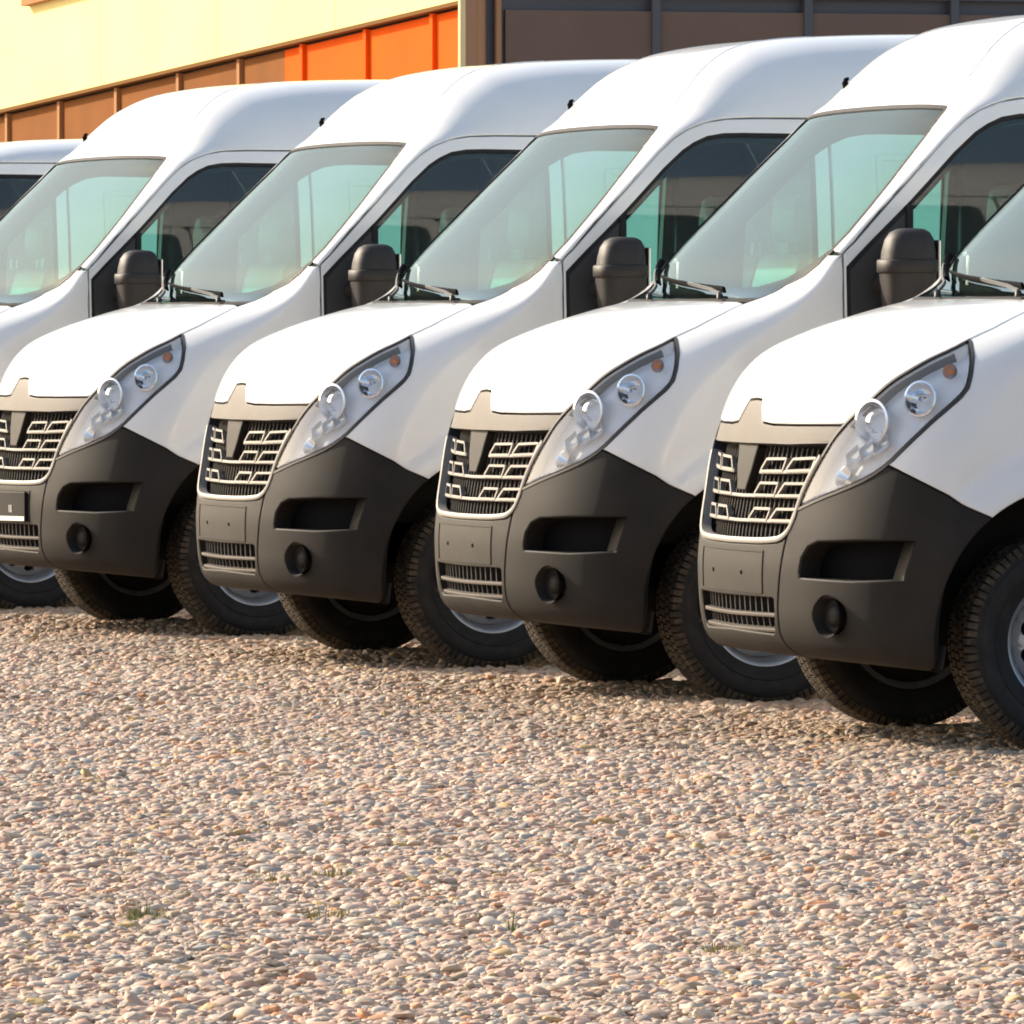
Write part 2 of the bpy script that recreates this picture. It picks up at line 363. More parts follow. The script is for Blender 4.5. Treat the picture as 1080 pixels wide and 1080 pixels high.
def build_van():
    van = empty('van')
    # ---- hood
    hood = [(u, v) for u, v in HOOD_FRONT]+LAMP_TOP[:8][::-1]+HOOD_SIDE[1:]+[(.5,1.80),(.3,1.806),(0,1.808)]
    panel('hood', sym(hood), chartF, 'white_paint', van, grid=.032, thick=.03)
    # ---- nose strip above the grille
    strip = [(0,.879),(.084,.8794),(.2535,.8823),(.347,.8896),(.437,.8985)]+[(.445,.9151),(.470,.955)]+HOOD_FRONT[::-1]
    strip = [(max(u, 0), v) for u, v in strip]
    panel('nose_strip', sym(strip), chartF, 'strip_plastic', van, grid=.03, off=-.004)
    # ---- grille
    g = panel('grille', sym([(0,.90),(.44,.905)]+GRILLE_SIDE[1:]), chartF, 'black', van, off=-.075, thick=0, gap=.0, grid=.05)
    wall = seal('surround', chartF, sym([(0,.885),(.2535,.888),(.437,.9)]+GRILLE_SIDE[1:]), .004, .075, 'dark_plastic', g, off=-.076)
    # U-shaped satin frame
    U = S_(smooth_poly(GRILLE_SIDE[1:], 1)); U = U+[(-a, b) for a, b in U[::-1][1:]]
    P, N = curve3(chartF, U, .02)
    MB().sweep(P, N, [(-.001, -.03), (.018, -.03), (.017, .002), (.008, .006), (-.0005, .003)][::-1]).build('frame', 'satin_silver', g, True, angle=45)
    def bar(v, u0, u1, w=.011):
        P, N = curve3(chartF, S_([(u0, v(u0)), (u1*.5+u0*.5, v((u0+u1)/2)), (u1, v(u1))]), .02, off=-.028)
        MB().sweep(P, N, [(-w/2, -.012), (w/2, -.012), (w/2, .006), (-w/2, .006)]).build('bar', 'satin_silver', g, bevel=.002)
    R1 = lambda u: .794+.013*(abs(u)/.36)**2
    R2 = lambda u: .7185+.006*(abs(u)/.34)**2
    R3 = lambda u: .640+.004*(abs(u)/.31)**2
    for s in (1, -1): bar(R1, s*.092, s*.372)
    bar(R2, -.352, .352); bar(R3, -.328, .328)
    def cell(v, a, b, h, s, slant=.03, slant2=.012):
        q = [(a, v(a)+.003), (a+slant, v(a)+h), (b, v(b)+h), (b-slant2, v(b)+.003)]
        q = S_([(s*u, w) for u, w in q])
        P, N = curve3(chartF, q, .012, True, off=-.026)
        MB().sweep(P, N, [(-.0042, -.01), (.0042, -.01), (.0042, .006), (-.0042, .006)], True).build('grille_cell', 'satin_silver', g)
    for s in (1, -1):
        cell(R1, .098, .232, .043, s); cell(R1, .236, .366, .043, s)
        cell(R2, .080, .208, .042, s); cell(R2, .212, .340, .042, s)
        cell(R3, .070, .188, .040, s); cell(R3, .192, .312, .040, s)
    fins = MB()
    for i in range(-15, 16):
        u = i*.0245
        top = .885; bot = .58 if abs(u) < .27 else .62
        if abs(u) > .34: bot = .73
        P, N = curve3(chartF, S_([(u, bot), (u, top)]), .03, off=-.055)
        fins.sweep(P, N, [(-.004, -.015), (.004, -.015), (.004, .012), (-.004, .012)])
    fo = fins.build('fin_rack', 'fin_black', g); fo['kind'] = 'stuff'
    # emblem strut: V shaped grey block in the middle
    q = [(-.068,.885),(.068,.885),(.05,.80),(.028,.735),(-.028,.735),(-.05,.80)]
    panel('emblem_strut', S_(q), chartF, 'bumper_plastic', g, off=-.016, thick=.06, grid=.02, gap=0)
    # ---- front bumper: centre panel with lower grille opening
    low = [(0,.399),(.2,.4005),(.262,.4),(.2691,.392),(.268,.36),(.258,.30),(.245,.2895),(.0485,.2935),(0,.295)]
    cen = [(0,.5655)]+[(.1872,.5675),(.2712,.5735),(.3,.583),(.3269,.6052)]+CENTRE_SEAM+[(.34,.0625),(0,.0625)]
    fb = panel('front_bumper', sym(cen), chartF, 'bumper_plastic', van, holes=[sym(low)], thick=.045, grid=.028, roll=.005, gap=.0015)
    lg = panel('lower_grille', sym([(0,.42),(.285,.42),(.285,.27),(0,.27)]), chartF, 'black', fb, off=-.055, thick=0, gap=0, grid=.05)
    for (v0, v1) in ((.345, .342), (.298, .294)):
        P, N = curve3(chartF, S_([(-.26, v0), (0, v1), (.26, v0)]), .03, off=-.014)
        MB().sweep(P, N, [(-.006, -.02), (.006, -.02), (.006, .006), (-.006, .006)]).build('slat', 'strip_plastic', fb, bevel=.003)
    lf = MB()
    for i in range(-7, 8):
        P, N = curve3(chartF, S_([(i*.034, .285), (i*.034, .405)]), .03, off=-.035)
        lf.sweep(P, N, [(-.0035, -.012), (.0035, -.012), (.0035, .01), (-.0035, .01)])
    lfo = lf.build('fin_rack', 'dark_plastic', fb); lfo['kind'] = 'stuff'
    # number plate seat: shallow raised rim and screw
    q = [(-.215,.545),(.215,.545),(.215,.415),(-.215,.415)]
    seal('plate_rim', chartF, S_(q), .006, .0035, 'bumper_plastic', fb, off=-.0005)
    for s in (-1, 1):
        P, N = curve3(chartF, S_([(s*.10, .475), (s*.10, .476)]), .03)
        Mx = Vector(N[0]).to_track_quat('Z', 'Y').to_matrix().to_4x4(); Mx.translation = Vector(P[0])
        MB().lathe([(.0, .004), (.006, .003), (.008, -.002)], Mx, 10).build('screw', 'black', fb)
    # ---- bumper corners
    arch_uv = [uv_side(x, z) for x, z in arch(51.5, -16, 16)]
    intake = [(.3826,.470),(.386,.50),(.3906,.5322),(.4137,.5656),(.45,.5817),(.5883,.5889),(.76,.593),(.8186,.5941),(.7988,.5363),(.7809,.4737),(.58,.465)]
    fog = [(.5022+.064*math.cos(t), .354+.053*math.sin(t)) for t in np.linspace(0, 2*math.pi, 28, endpoint=False)]
    corner = CENTRE_SEAM[::-1]+LAMP_BOT[:5]+BUMP_SEAM[1:]+arch_uv+[(.86,.125),(.7,.08),(.5,.066),(.34,.064)]
    corner = [p for i, p in enumerate(corner) if i == 0 or abs(p[0]-corner[i-1][0])+abs(p[1]-corner[i-1][1]) > 1e-4]
    for s in (1, -1):
        panel('bumper_corner', S_(corner), chartF, 'bumper_plastic', fb, holes=[S_(intake), S_(fog)], thick=.08, grid=.03, side=s, roll=.006, gap=.0015)
        # intake recess: sloped floor plus dark back
        panel('air_intake', S_([(.37,.46),(.38,.59),(.84,.60),(.80,.46)]), chartF, 'black', fb, off=-.085, thick=0, gap=0, grid=.05, side=s)
        # outer facet of the recess
        a, Na = curve3(chartF, S_([(.69,.468),(.73,.592)]), .02, off=-.082, side=s); b, Nb = curve3(chartF, S_([(.7809,.4737),(.8186,.5941)]), .02, off=-.004, side=s)
        n = min(len(a), len(b)); V = list(a[:n])+list(b[:n]); F = [(i, i+1, n+i+1, n+i) for i in range(n-1)]
        mesh_obj('intake_facet', V, F if s > 0 else [f[::-1] for f in F], 'bumper_plastic', fb, True)
        # fog lamp: cup, ring, lens
        P, N = curve3(chartF, S_([(.5022, .354), (.5022, .355)]), .03, side=s)
        ax = Vector((.93, .37*s, 0)).normalized(); Mx = ax.to_track_quat('Z', 'Y').to_matrix().to_4x4(); Mx.translation = Vector(P[0])
        cup = MB().lathe([(.066, .010), (.058, -.003), (.051, -.022), (.0, -.024)], Mx, 32).build('fog_lamp', 'bumper_plastic', fb, True, angle=50)
        MB().lathe([(.0, -.012), (.012, -.0125), (.028, -.015), (.036, -.0235)], Mx, 28).build('fog_lens', 'bumper_plastic', fb, True)
    # ---- headlights
    lampP = smooth_poly(LAMP_TOP, 1)+smooth_poly(LAMP_BOT, 1)[1:-1]
    for s in (1, -1):
        hl = panel('headlight', S_(lampP), chartF, 'lens_glass', van, off=.001, gap=.010, thick=0, grid=.025, side=s)
        panel('housing', S_(lampP), chartF, 'lamp_white', hl, off=-.044, gap=.012, thick=-.039, grid=.04, side=s, roll=.0)
        seal('gasket', chartF, S_(lampP), .011, .008, 'dark_plastic', hl, off=-.006, side=s)
        def at(u, v, d, ax=(.97, .30, .02)):
            P, N = curve3(chartF, S_([(u, v), (u, v+.001)]), .03, side=s); p = Vector(P[0])-Vector(N[0])*d
            Mx = Vector((ax[0], ax[1]*s, ax[2])).to_track_quat('Z', 'Y').to_matrix().to_4x4(); Mx.translation = p; return Mx
        # dipped-beam projector
        Mx = at(.565, .985, .030, (.86, .5, .05))
        MB().lathe([(.070, .026), (.062, .028), (.056, .012), (.046, -.02), (.0, -.03)], Mx, 36).build('reflector', 'lamp_chrome', hl, True, angle=60)
        MB().lathe([(.0, .034), (.018, .031), (.034, .020), (.042, .002)], Mx, 28).build('projector_lens', 'lens_glass', hl, True)
        # main beam
        Mx = at(.70, 1.075, .030, (.70, .68, .1))
        MB().lathe([(.056, .026), (.050, .027), (.044, .010), (.030, -.02), (.0, -.028)], Mx, 32).build('reflector', 'chrome', hl, True, angle=60)
        MB().lathe([(.0, .02), (.008, .016), (.009, -.02)], Mx, 12).build('bulb', 'lens_glass', hl, True)
        # lower stepped reflector
        for k, (u, v) in enumerate(((.525, .86), (.575, .885), (.62, .91))):
            Mx = at(u, v, .032, (.85, .24, .46))
            MB().lathe([(.040, .02), (.032, .004), (.0, -.012)], Mx, 4).build('reflector_step', 'lamp_chrome', hl, True, angle=30)
        Mx = at(.50, .795, .028, (.85, .26, .44))
        MB().lathe([(.036, .014), (.030, .012), (.018, -.008), (.0, -.014)], Mx, 24).build('side_light', 'chrome', hl, True)
        # indicator
        Mx = at(.715, 1.205, .030, (.6, .78, .15))
        MB().lathe([(.024, .014), (.020, .003), (.0, -.010)], Mx, 20).build('indicator_reflector', 'lamp_chrome', hl, True)
        MB().lathe([(.0, .026), (.007, .023), (.011, .012), (.011, .0)], Mx, 16).build('indicator_bulb', 'amber', hl, True)
        # brow trim along the top edge of the lamp
        P, N = curve3(chartF, S_([(u+.010, v-.004) for u, v in LAMP_TOP[1:8]]), .02, off=-.02, side=s)
        MB().sweep(P, N, [(-.005, -.02), (.005, -.02), (.005, .008), (-.005, .008)]).build('brow', 'trim_grey', hl, True, angle=40)
    # ---- fenders
    kink = uv_side(-.262, 1.553)
    fen = LAMP_BOT[4:]+HOOD_SIDE[1:]+[(.568,1.8396)]+[(.6074,1.9456),(.70,1.985),(.765,2.04),(.788,2.09)]+[kink]
    fen += [uv_side(-.262, z) for z in np.linspace(1.45, .76, 12)]+[uv_side(x, z) for x, z in arch(124.5, 51.5, 18)]+BUMP_SEAM[::-1][:-1]
    roof_part(van, kink)
    # ---- windshield
    ws = [(0,1.838),(.3,1.838),(.5678,1.8396)]+GLASS_EDGE[1:]
    wsp = sym(ws)
    wo = panel('windshield', wsp, chartF, 'windshield_glass', van, grid=.05, off=-.004, thick=0, gap=.004)
    seal('seal', chartF, wsp, .024, .008, 'rubber', wo, off=-.008)
    fr = sym([(0,1.838),(.3,1.838),(.5678,1.8396)]+GLASS_EDGE[1:])
    def shrink(pts, d):
        return [(u-d if u > d else 0., v+(d*1.2 if v < 1.9 else 0)-(d*1.2 if v > 2.8 else 0)) for u, v in pts]
    inn = sym([(0,1.968),(.35,1.968),(.52,2.0),(.65,2.065),(.725,2.13),(.768,2.22),(.752,2.32),(.716,2.4689),(.66,2.6549),(.628,2.76),(.60,2.785),(.33,2.789),(0,2.791)])
    panel('frit_border', fr, chartF, 'black', wo, holes=[inn], grid=.05, off=-.009, thick=0, gap=.006)
    # ---- cowl and wipers
    panel('cowl', sym([(0,1.77),(.54,1.77),(.60,1.86),(.62,1.97),(.4,1.92),(0,1.91)]), chartF, 'dark_plastic', van, off=-.022, thick=0, gap=0, grid=.06)
    for (pv, a, b) in (((.3377, 1.825), (-.43, 1.986), (.235, 1.9)), ((-.20, 1.825), (-.80, 2.06), (-.42, 1.955))):
        am = ((a[0]+b[0])/2, (a[1]+b[1])/2+.006)
        P, N = curve3(chartF, S_([a, am, b]), .04, off=.018)
        bl = MB().sweep(P, N, [(-.003, -.014), (.003, -.014), (.006, .002), (.003, .010), (-.003, .010), (-.006, .002)]).build('wiper', 'black', van)
        Q, M2 = curve3(chartF, S_([pv, (pv[0]*.6+am[0]*.4, pv[1]*.5+am[1]*.5), am]), .05, off=.024)
        MB().sweep(Q, M2, [(-.006, -.004), (.006, -.004), (.004, .005), (-.004, .005)]).build('wiper_arm', 'trim_grey', bl)
        Mx = Matrix.Translation(Vector(Q[0])-Vector((0, 0, .02)))
        MB().lathe([(.0, .02), (.010, .018), (.012, .0)], Mx, 12).build('pivot_cap', 'dark_plastic', bl, True)
    # ---- doors, fenders, flank panels, mirrors
    for s in (1, -1):
        panel('fender', S_(fen), chartF, 'white_paint', van, grid=.035, side=s, thick=.025)
        dp = DOOR_SEAM+[(-1.345,2.07),(-1.35,1.95),(-1.35,.46),(-1.33,.42)]+arch(172, 124.5, 12)
        d = panel('door', dp, chartS, 'white_paint', van, holes=[WIN], grid=.05, side=s, thick=.035)
        win_in = [(-.515, 1.735)]+WIN[3:16]+[(-.50, 1.305)]
        panel('window', win_in, chartS, 'window_glass', d, grid=.12, off=-.014, thick=0, gap=-.006, side=s)
        seal('window_seal', chartS, WIN, .022, .016, 'rubber', d, off=-.018, side=s)
        panel('mirror_sail', [(-.28,1.498),(-.36,1.581),(-.515,1.728),(-.50,1.312),(-.285,1.312)], chartS, 'dark_plastic', d, grid=.06, off=-.002, thick=.02, gap=.004, side=s, roll=.006)
        P, N = curve3(chartS, [(-.507, 1.72), (-.495, 1.31)], .05, off=-.004, side=s)
        MB().sweep(P, N, [(-.014, -.02), (.014, -.02), (.012, .01), (-.012, .01)]).build('quarter_bar', 'rubber', d)
        card = [(-.30,1.54)]+[(x-.01, z-.012) for x, z in DOOR_SEAM[3:9]]+[(-1.30,2.08),(-1.33,2.05),(-1.33,.48),(-.50,.48),(-.30,.80)]
        wh = [(-.33,1.53)]+[(x-.02 if x > -1 else x, z-.02) for x, z in WIN[1:13]]+[(-1.27,1.36),(-1.25,1.34),(-.34,1.32)]
        panel('door_card', card, chartS, 'trim_grey', d, holes=[wh], grid=.1, off=-.07, thick=-.05, gap=.0, side=s, roll=0)
        P, N = curve3(chartS, [(-1.12, 1.02), (-1.28, 1.02)], .04, off=.03, side=s)
        MB().sweep(P, N, [(-.018, -.01), (.018, -.01), (.014, .012), (-.014, .012)]).build('handle', 'dark_plastic', d, bevel=.004)
        seal('rub_strip', chartS, [(-.56, .74), (-1.34, .74)], .07, .012, 'dark_plastic', d, off=.0, closed=False, side=s)
        # flank behind the door
        ra = [(-3.682+.43*math.cos(math.radians(t)), .36+.43*math.sin(math.radians(t))) for t in np.linspace(-8, 188, 26)]
        fl = [(-1.356,2.095),(-1.356,.42),(-3.2,.42)]+ra+[(-4.2,.40),(-4.66,.40),(-4.66,2.095)]
        sp = panel('side_panel', fl, chartS, 'white_paint', van, grid=.09, side=s, thick=.03)
        seal('rub_strip', chartS, [(-1.37, .74), (-3.15, .74)], .07, .012, 'dark_plastic', sp, closed=False, side=s)
        seal('rub_strip', chartS, [(-4.2, .74), (-4.62, .74)], .07, .012, 'dark_plastic', sp, closed=False, side=s)
        seal('press_line', chartS, [(-1.55, 1.2), (-4.5, 1.2), (-4.5, 1.95), (-1.55, 1.95)], .03, .006, 'white_paint', sp, side=s)
        # sill
        P, N = curve3(chartS, [(-.44, .40), (-3.26, .40)], .1, side=s)
        MB().sweep(P, N, [(-.06, -.05), (.03, -.05), (.025, .004), (-.05, .0)]).build('sill', 'dark_plastic', van)
        # wheel-arch liner
        L = MB(); V = []; F = []; n = 20
        for i in range(n+1):
            t = math.radians(6+172*i/n); cs, sn = math.cos(t), math.sin(t)
            for (y, r) in ((1.0, .452), (.93, .475), (.60, .47)): V.append((r*cs, s*y, .36+r*sn))
        for i in range(n):
            for q in range(2): F.append((i*3+q, i*3+q+1, i*3+q+4, i*3+q+3))
        V.append((0, s*.60, .36)); c = len(V)-1
        F += [(i*3+2, c, i*3+5) for i in range(n)]
        L.add(V, F); L.build('arch_liner', 'under', van, True, angle=50)
        # mirror
        mirror(van, s)
        # lights on the rear corner
        MB().box((-4.70, s*.86-.05, .75), (-4.655, s*.86+.05, 1.35)).build('tail_light', 'red_lens', van, bevel=.012)
    back_part(van)
    MB().box((-4.76, -.98, .36), (-4.60, .98, .56)).build('rear_bumper', 'dark_plastic', van, bevel=.03)
    # ---- underbody
    MB().box((-4.6, -.60, .30), (.52, .60, .62)).box((-4.6, -.96, .34), (-4.15, .96, .60)).box((-3.2, -.96, .34), (-.52, .96, .60)).build('underbody', 'under', van)
    MB().box((-.30, -.62, .55), (.50, .62, 1.12)).box((-.3, -.93, .86), (.34, .93, 1.08)).build('engine_bay', 'under', van)
    # ---- cab interior
    interior(van)
    # ---- wheels
    for (x, s) in ((0, 1), (0, -1), (-3.682, 1), (-3.682, -1)):
        wheel(van, x, s)
    return van

def roof_part(van, kink):
    # ---- roof with A-pillars
    va = float(KV[-1])
    pil = [(.794,2.11), (kink[0], kink[1]+.003)]+[uv_side(x, z) for x, z in DOOR_SEAM[1:8]]
    rf = pil+[(.995, 3.00), (.998, 3.1), (.998, 3.6), (.998, 4.5), (.998, 5.5), (.998, va-.002), (0, va-.002)]
    ge = [p for p in GLASS_EDGE if p[1] > 2.11]
    left = [(.796, 2.12)]+ge
    outer = S_(rf)+[(-u*K, v) for u, v in rf[::-1] if u > 1e-6]
    inner = [(-u*K, v) for u, v in left if u > 1e-6]+S_(left[::-1])
    roofpoly = outer+inner
    roof = panel('roof', roofpoly, chartF, 'white_paint', van, grid=.05, thick=.03, gap=.0022)
    panel('headliner', roofpoly, chartF, 'headliner', roof, grid=.09, off=-.05, thick=0, gap=.01)
    for s in (1, -1):
        seal('roof_bead', chartF, S_([(s*u, w) for u, w in smooth_poly([(.545,2.875),(.5568,2.908),(.566,3.012),(.497,3.191),(.409,3.353),(.32,3.505),(.25,3.75)], 2)]), .010, .0022, 'white_paint', roof, off=-.0004, closed=False)
    # roof aerial
    P, N = curve3(chartF, S_([(-.50,2.985),(-.50,2.986)]), .03)
    p = P[0]
    MB().tube([p-np.array((.0,0,.01)), p+np.array((.004,-.002,.010)), p+np.array((.0,-.003,.022)), p+np.array((-.010,-.003,.027))], [.012,.012,.009,.005], 10).build('aerial', 'black', roof, True)

def back_part(van):
    va = float(KV[-1])
    # ---- back
    ys = np.linspace(-1, 1, 41)
    for s in (1, -1):
        out = [(0.006, .42), (.985, .42)]+[(float(_w(z))-.004, z) for z in np.linspace(.5, 2.08, 12)]
        q = fpos(np.linspace(.99, 0, 16), np.full(16, va)); out += [(max(y, .006), z-.006) for y, z in zip(q[:, 1], q[:, 2])]
        rd = panel('rear_door', out, lambda a, b: np.stack([np.full_like(np.asarray(a, float), -4.665), np.asarray(a, float), np.asarray(b, float)], -1), 'white_paint', van, grid=.15, side=s, centre=(-1, .2, 1.1))

def ROOF_ONLY(van):
    roof_part(van, uv_side(-.262, 1.553)); back_part(van)

def mirror(van, s):
    # housing lofted from outlines in plan at several heights: rounded front, flat back with the glass
    def ring(z, x0, x1, y0, y1, r):
        pts = []
        cx, cy, hx, hy = (x0+x1)/2, (y0+y1)/2, abs(x1-x0)/2, abs(y1-y0)/2
        for i in range(24):
            t = 2*math.pi*i/24; c, q = math.cos(t), math.sin(t); e = r
            px = math.copysign(abs(c)**e, c)*hx; py = math.copysign(abs(q)**e, q)*hy
            pts.append((cx+px, s*(cy+py), z))
        return pts
    def loft(name, rings, m, parent):
        V = [p for r in rings for p in r]; F = []; n = 24
        for i in range(len(rings)-1):
            for q in range(n): F.append((i*n+q, i*n+(q+1) % n, (i+1)*n+(q+1) % n, (i+1)*n+q))
        F += [tuple(range(n-1, -1, -1)), tuple((len(rings)-1)*n+q for q in range(n))]
        if s < 0: F = [f[::-1] for f in F]
        return mesh_obj(name, V, F, m, parent, True)
    up = loft('mirror', [ring(1.495, -0.3453, -0.5338, 1.0699, 1.2501, 0.72), ring(1.560, -0.3530, -0.5350, 1.0753, 1.2427, 0.75), ring(1.600, -0.3628, -0.5292, 1.0838, 1.2322, 0.78),
                         ring(1.625, -0.3801, -0.5179, 1.0966, 1.2154, 0.80), ring(1.637, -0.4031, -0.4980, 1.1158, 1.1942, 0.80), ring(1.640, -0.4267, -0.4723, 1.1391, 1.1709, 0.90)], 'mirror_plastic', van)
    up.data.set_sharp_from_angle(angle=math.radians(60))
    loft('collar', [ring(1.486, -0.3413, -0.5376, 1.0657, 1.2543, 0.72), ring(1.490, -0.3377, -0.5393, 1.0635, 1.2565, 0.72), ring(1.528, -0.3377, -0.5393, 1.0635, 1.2565, 0.72), ring(1.533, -0.3427, -0.5363, 1.0678, 1.2522, 0.72)], 'mirror_plastic', up)
    loft('lower_shell', [ring(1.300, -0.3813, -0.5178, 1.0963, 1.2288, 0.80), ring(1.312, -0.3625, -0.5315, 1.0814, 1.2426, 0.75), ring(1.420, -0.3507, -0.5353, 1.0730, 1.2500, 0.72), ring(1.490, -0.3449, -0.5361, 1.0688, 1.2522, 0.72)], 'mirror_plastic', up).data.set_sharp_from_angle(angle=math.radians(60))
    b = MB(); b.box((-.5415, min(s*1.105, s*1.215), 1.34), (-.532, max(s*1.105, s*1.215), 1.60)); b.build('mirror_glass', 'chrome', up, bevel=.004)
    a = MB()
    for z in (1.455, 1.345): a.tube([(-.40, s*.985, z-.01), (-.405, s*1.04, z), (-.41, s*1.10, z)], [.042, .032, .03], 12)
    a.build('mirror_arm', 'mirror_plastic', up, True, angle=50)

def interior(van):
    # dashboard: swept profile across the cab
    prof = [(-.14,1.30),(-.22,1.335),(-.40,1.345),(-.50,1.32),(-.56,1.26),(-.57,1.12),(-.50,1.00),(-.42,.70),(-.20,.66),(-.10,1.0)]
    V = []; F = []; n = len(prof); ys = np.linspace(-.90, .90, 9)
    for y in ys:
        for x, z in prof: V.append((x-.10*(abs(y)/.9)**2*.4, y, z+(.03 if .15 < y < .65 and x < -.3 and z > 1.2 else 0)))
    for i in range(8):
        for q in range(n): F.append((i*n+q, i*n+(q+1) % n, (i+1)*n+(q+1) % n, (i+1)*n+q))
    F += [tuple(range(n)), tuple(8*n+q for q in range(n-1, -1, -1))]
    da = mesh_obj('dashboard', V, F, 'trim_grey', van, True); da.data.set_sharp_from_angle(angle=math.radians(35))
    # steering wheel
    Mx = Vector((-.62, 0, .78)).to_track_quat('Z', 'Y').to_matrix().to_4x4(); Mx.translation = Vector((-.62, .46, 1.24))
    circ = [Mx @ Vector((.20*math.cos(t), .20*math.sin(t), 0)) for t in np.linspace(0, 2*math.pi, 32, endpoint=False)]
    sw = MB().tube(circ, .016, 8, True)
    for t in (0, 2.6, 3.7): sw.tube([Mx @ Vector((0, 0, -.02)), Mx @ Vector((.2*math.cos(t), .2*math.sin(t), 0))], [.03, .014], 8)
    sw.lathe([(.0, .015), (.05, .01), (.06, -.02)], Mx, 16)
    sw.tube([Mx @ Vector((0, 0, -.02)), Mx @ Vector((0, 0, -.25))], .035, 10)
    sw.build('steering_wheel', 'dark_plastic', van, True, angle=50)
    # seats
    for (y0, y1, cover) in ((.22, .72, True), (-.14, .20, False), (-.72, -.16, False)):
        cy = (y0+y1)/2; hw = (y1-y0)/2
        def slab(pts, w, name, m, par, infl=.03):
            V = []; F = []; n = len(pts)
            ysl = [-w, -w*.86, -w*.4, w*.4, w*.86, w]; sc = [.80, .97, 1, 1, .97, .80]
            c = np.mean(pts, 0)
            for yy, k in zip(ysl, sc):
                for x, z in pts: V.append((c[0]+(x-c[0])*k, cy+yy, c[1]+(z-c[1])*(.96+.04*k)))
            for i in range(5):
                for q in range(n): F.append((i*n+q, i*n+(q+1) % n, (i+1)*n+(q+1) % n, (i+1)*n+q))
            F += [tuple(range(n)), tuple(5*n+q for q in range(n-1, -1, -1))]
            o = mesh_obj(name, V, F, m, par, True)
            md = o.modifiers.new('sub', 'SUBSURF'); md.levels = 1; md.render_levels = 1
            return o
        fab = 'seat_cover' if cover else 'seat_fabric'
        st = slab([(-.72,.92),(-.76,.98),(-.95,.99),(-1.20,.955),(-1.26,.90),(-1.20,.84),(-.75,.86)], hw, 'seat', fab, van)
        slab([(-1.17,.94),(-1.21,1.20),(-1.27,1.46),(-1.31,1.575),(-1.36,1.59),(-1.40,1.56),(-1.37,1.30),(-1.31,.92)], hw, 'backrest', fab, st)
        w2 = min(hw*.55, .14)
        slab([(-1.315,1.63),(-1.31,1.72),(-1.325,1.80),(-1.37,1.825),(-1.405,1.80),(-1.41,1.70),(-1.39,1.625)], w2, 'headrest', fab, st)
        MB().tube([(-1.36, cy-.05, 1.56), (-1.365, cy-.05, 1.66)], .007, 6).tube([(-1.36, cy+.05, 1.56), (-1.365, cy+.05, 1.66)], .007, 6).build('headrest_post', 'chrome', st)
        MB().box((-1.25, y0+.04, .60), (-.78, y1-.04, .86)).build('seat_base', 'dark_plastic', st, bevel=.02)
        # belt
        if cover or y0 < -.5:
            sy = 1 if cover else -1
            MB().tube([(-1.42, sy*.86, 1.98), (-1.40, sy*.86, 1.5), (-1.40, sy*.86, .95)], .007, 6).build('belt', 'belt', st)
    # bulkhead and B-pillars
    MB().box((-1.62, -.93, .60), (-1.60, .93, 1.50)).build('bulkhead', 'bulkhead', van)
    MB().box((-1.64, -.905, 1.50), (-1.60, .905, 2.06)).build('bulkhead_upper', 'trim_grey', van)
    for s in (1, -1):
        a, b = sorted((s*.85, s*.922))
        MB().box((-1.60, a, .6), (-1.312, b, 2.06)).build('pillar_trim', 'trim_grey', van, bevel=.012)
    MB().box((-1.60, -.92, .58), (-.30, .92, .62)).build('cab_floor', 'trim_grey', van)

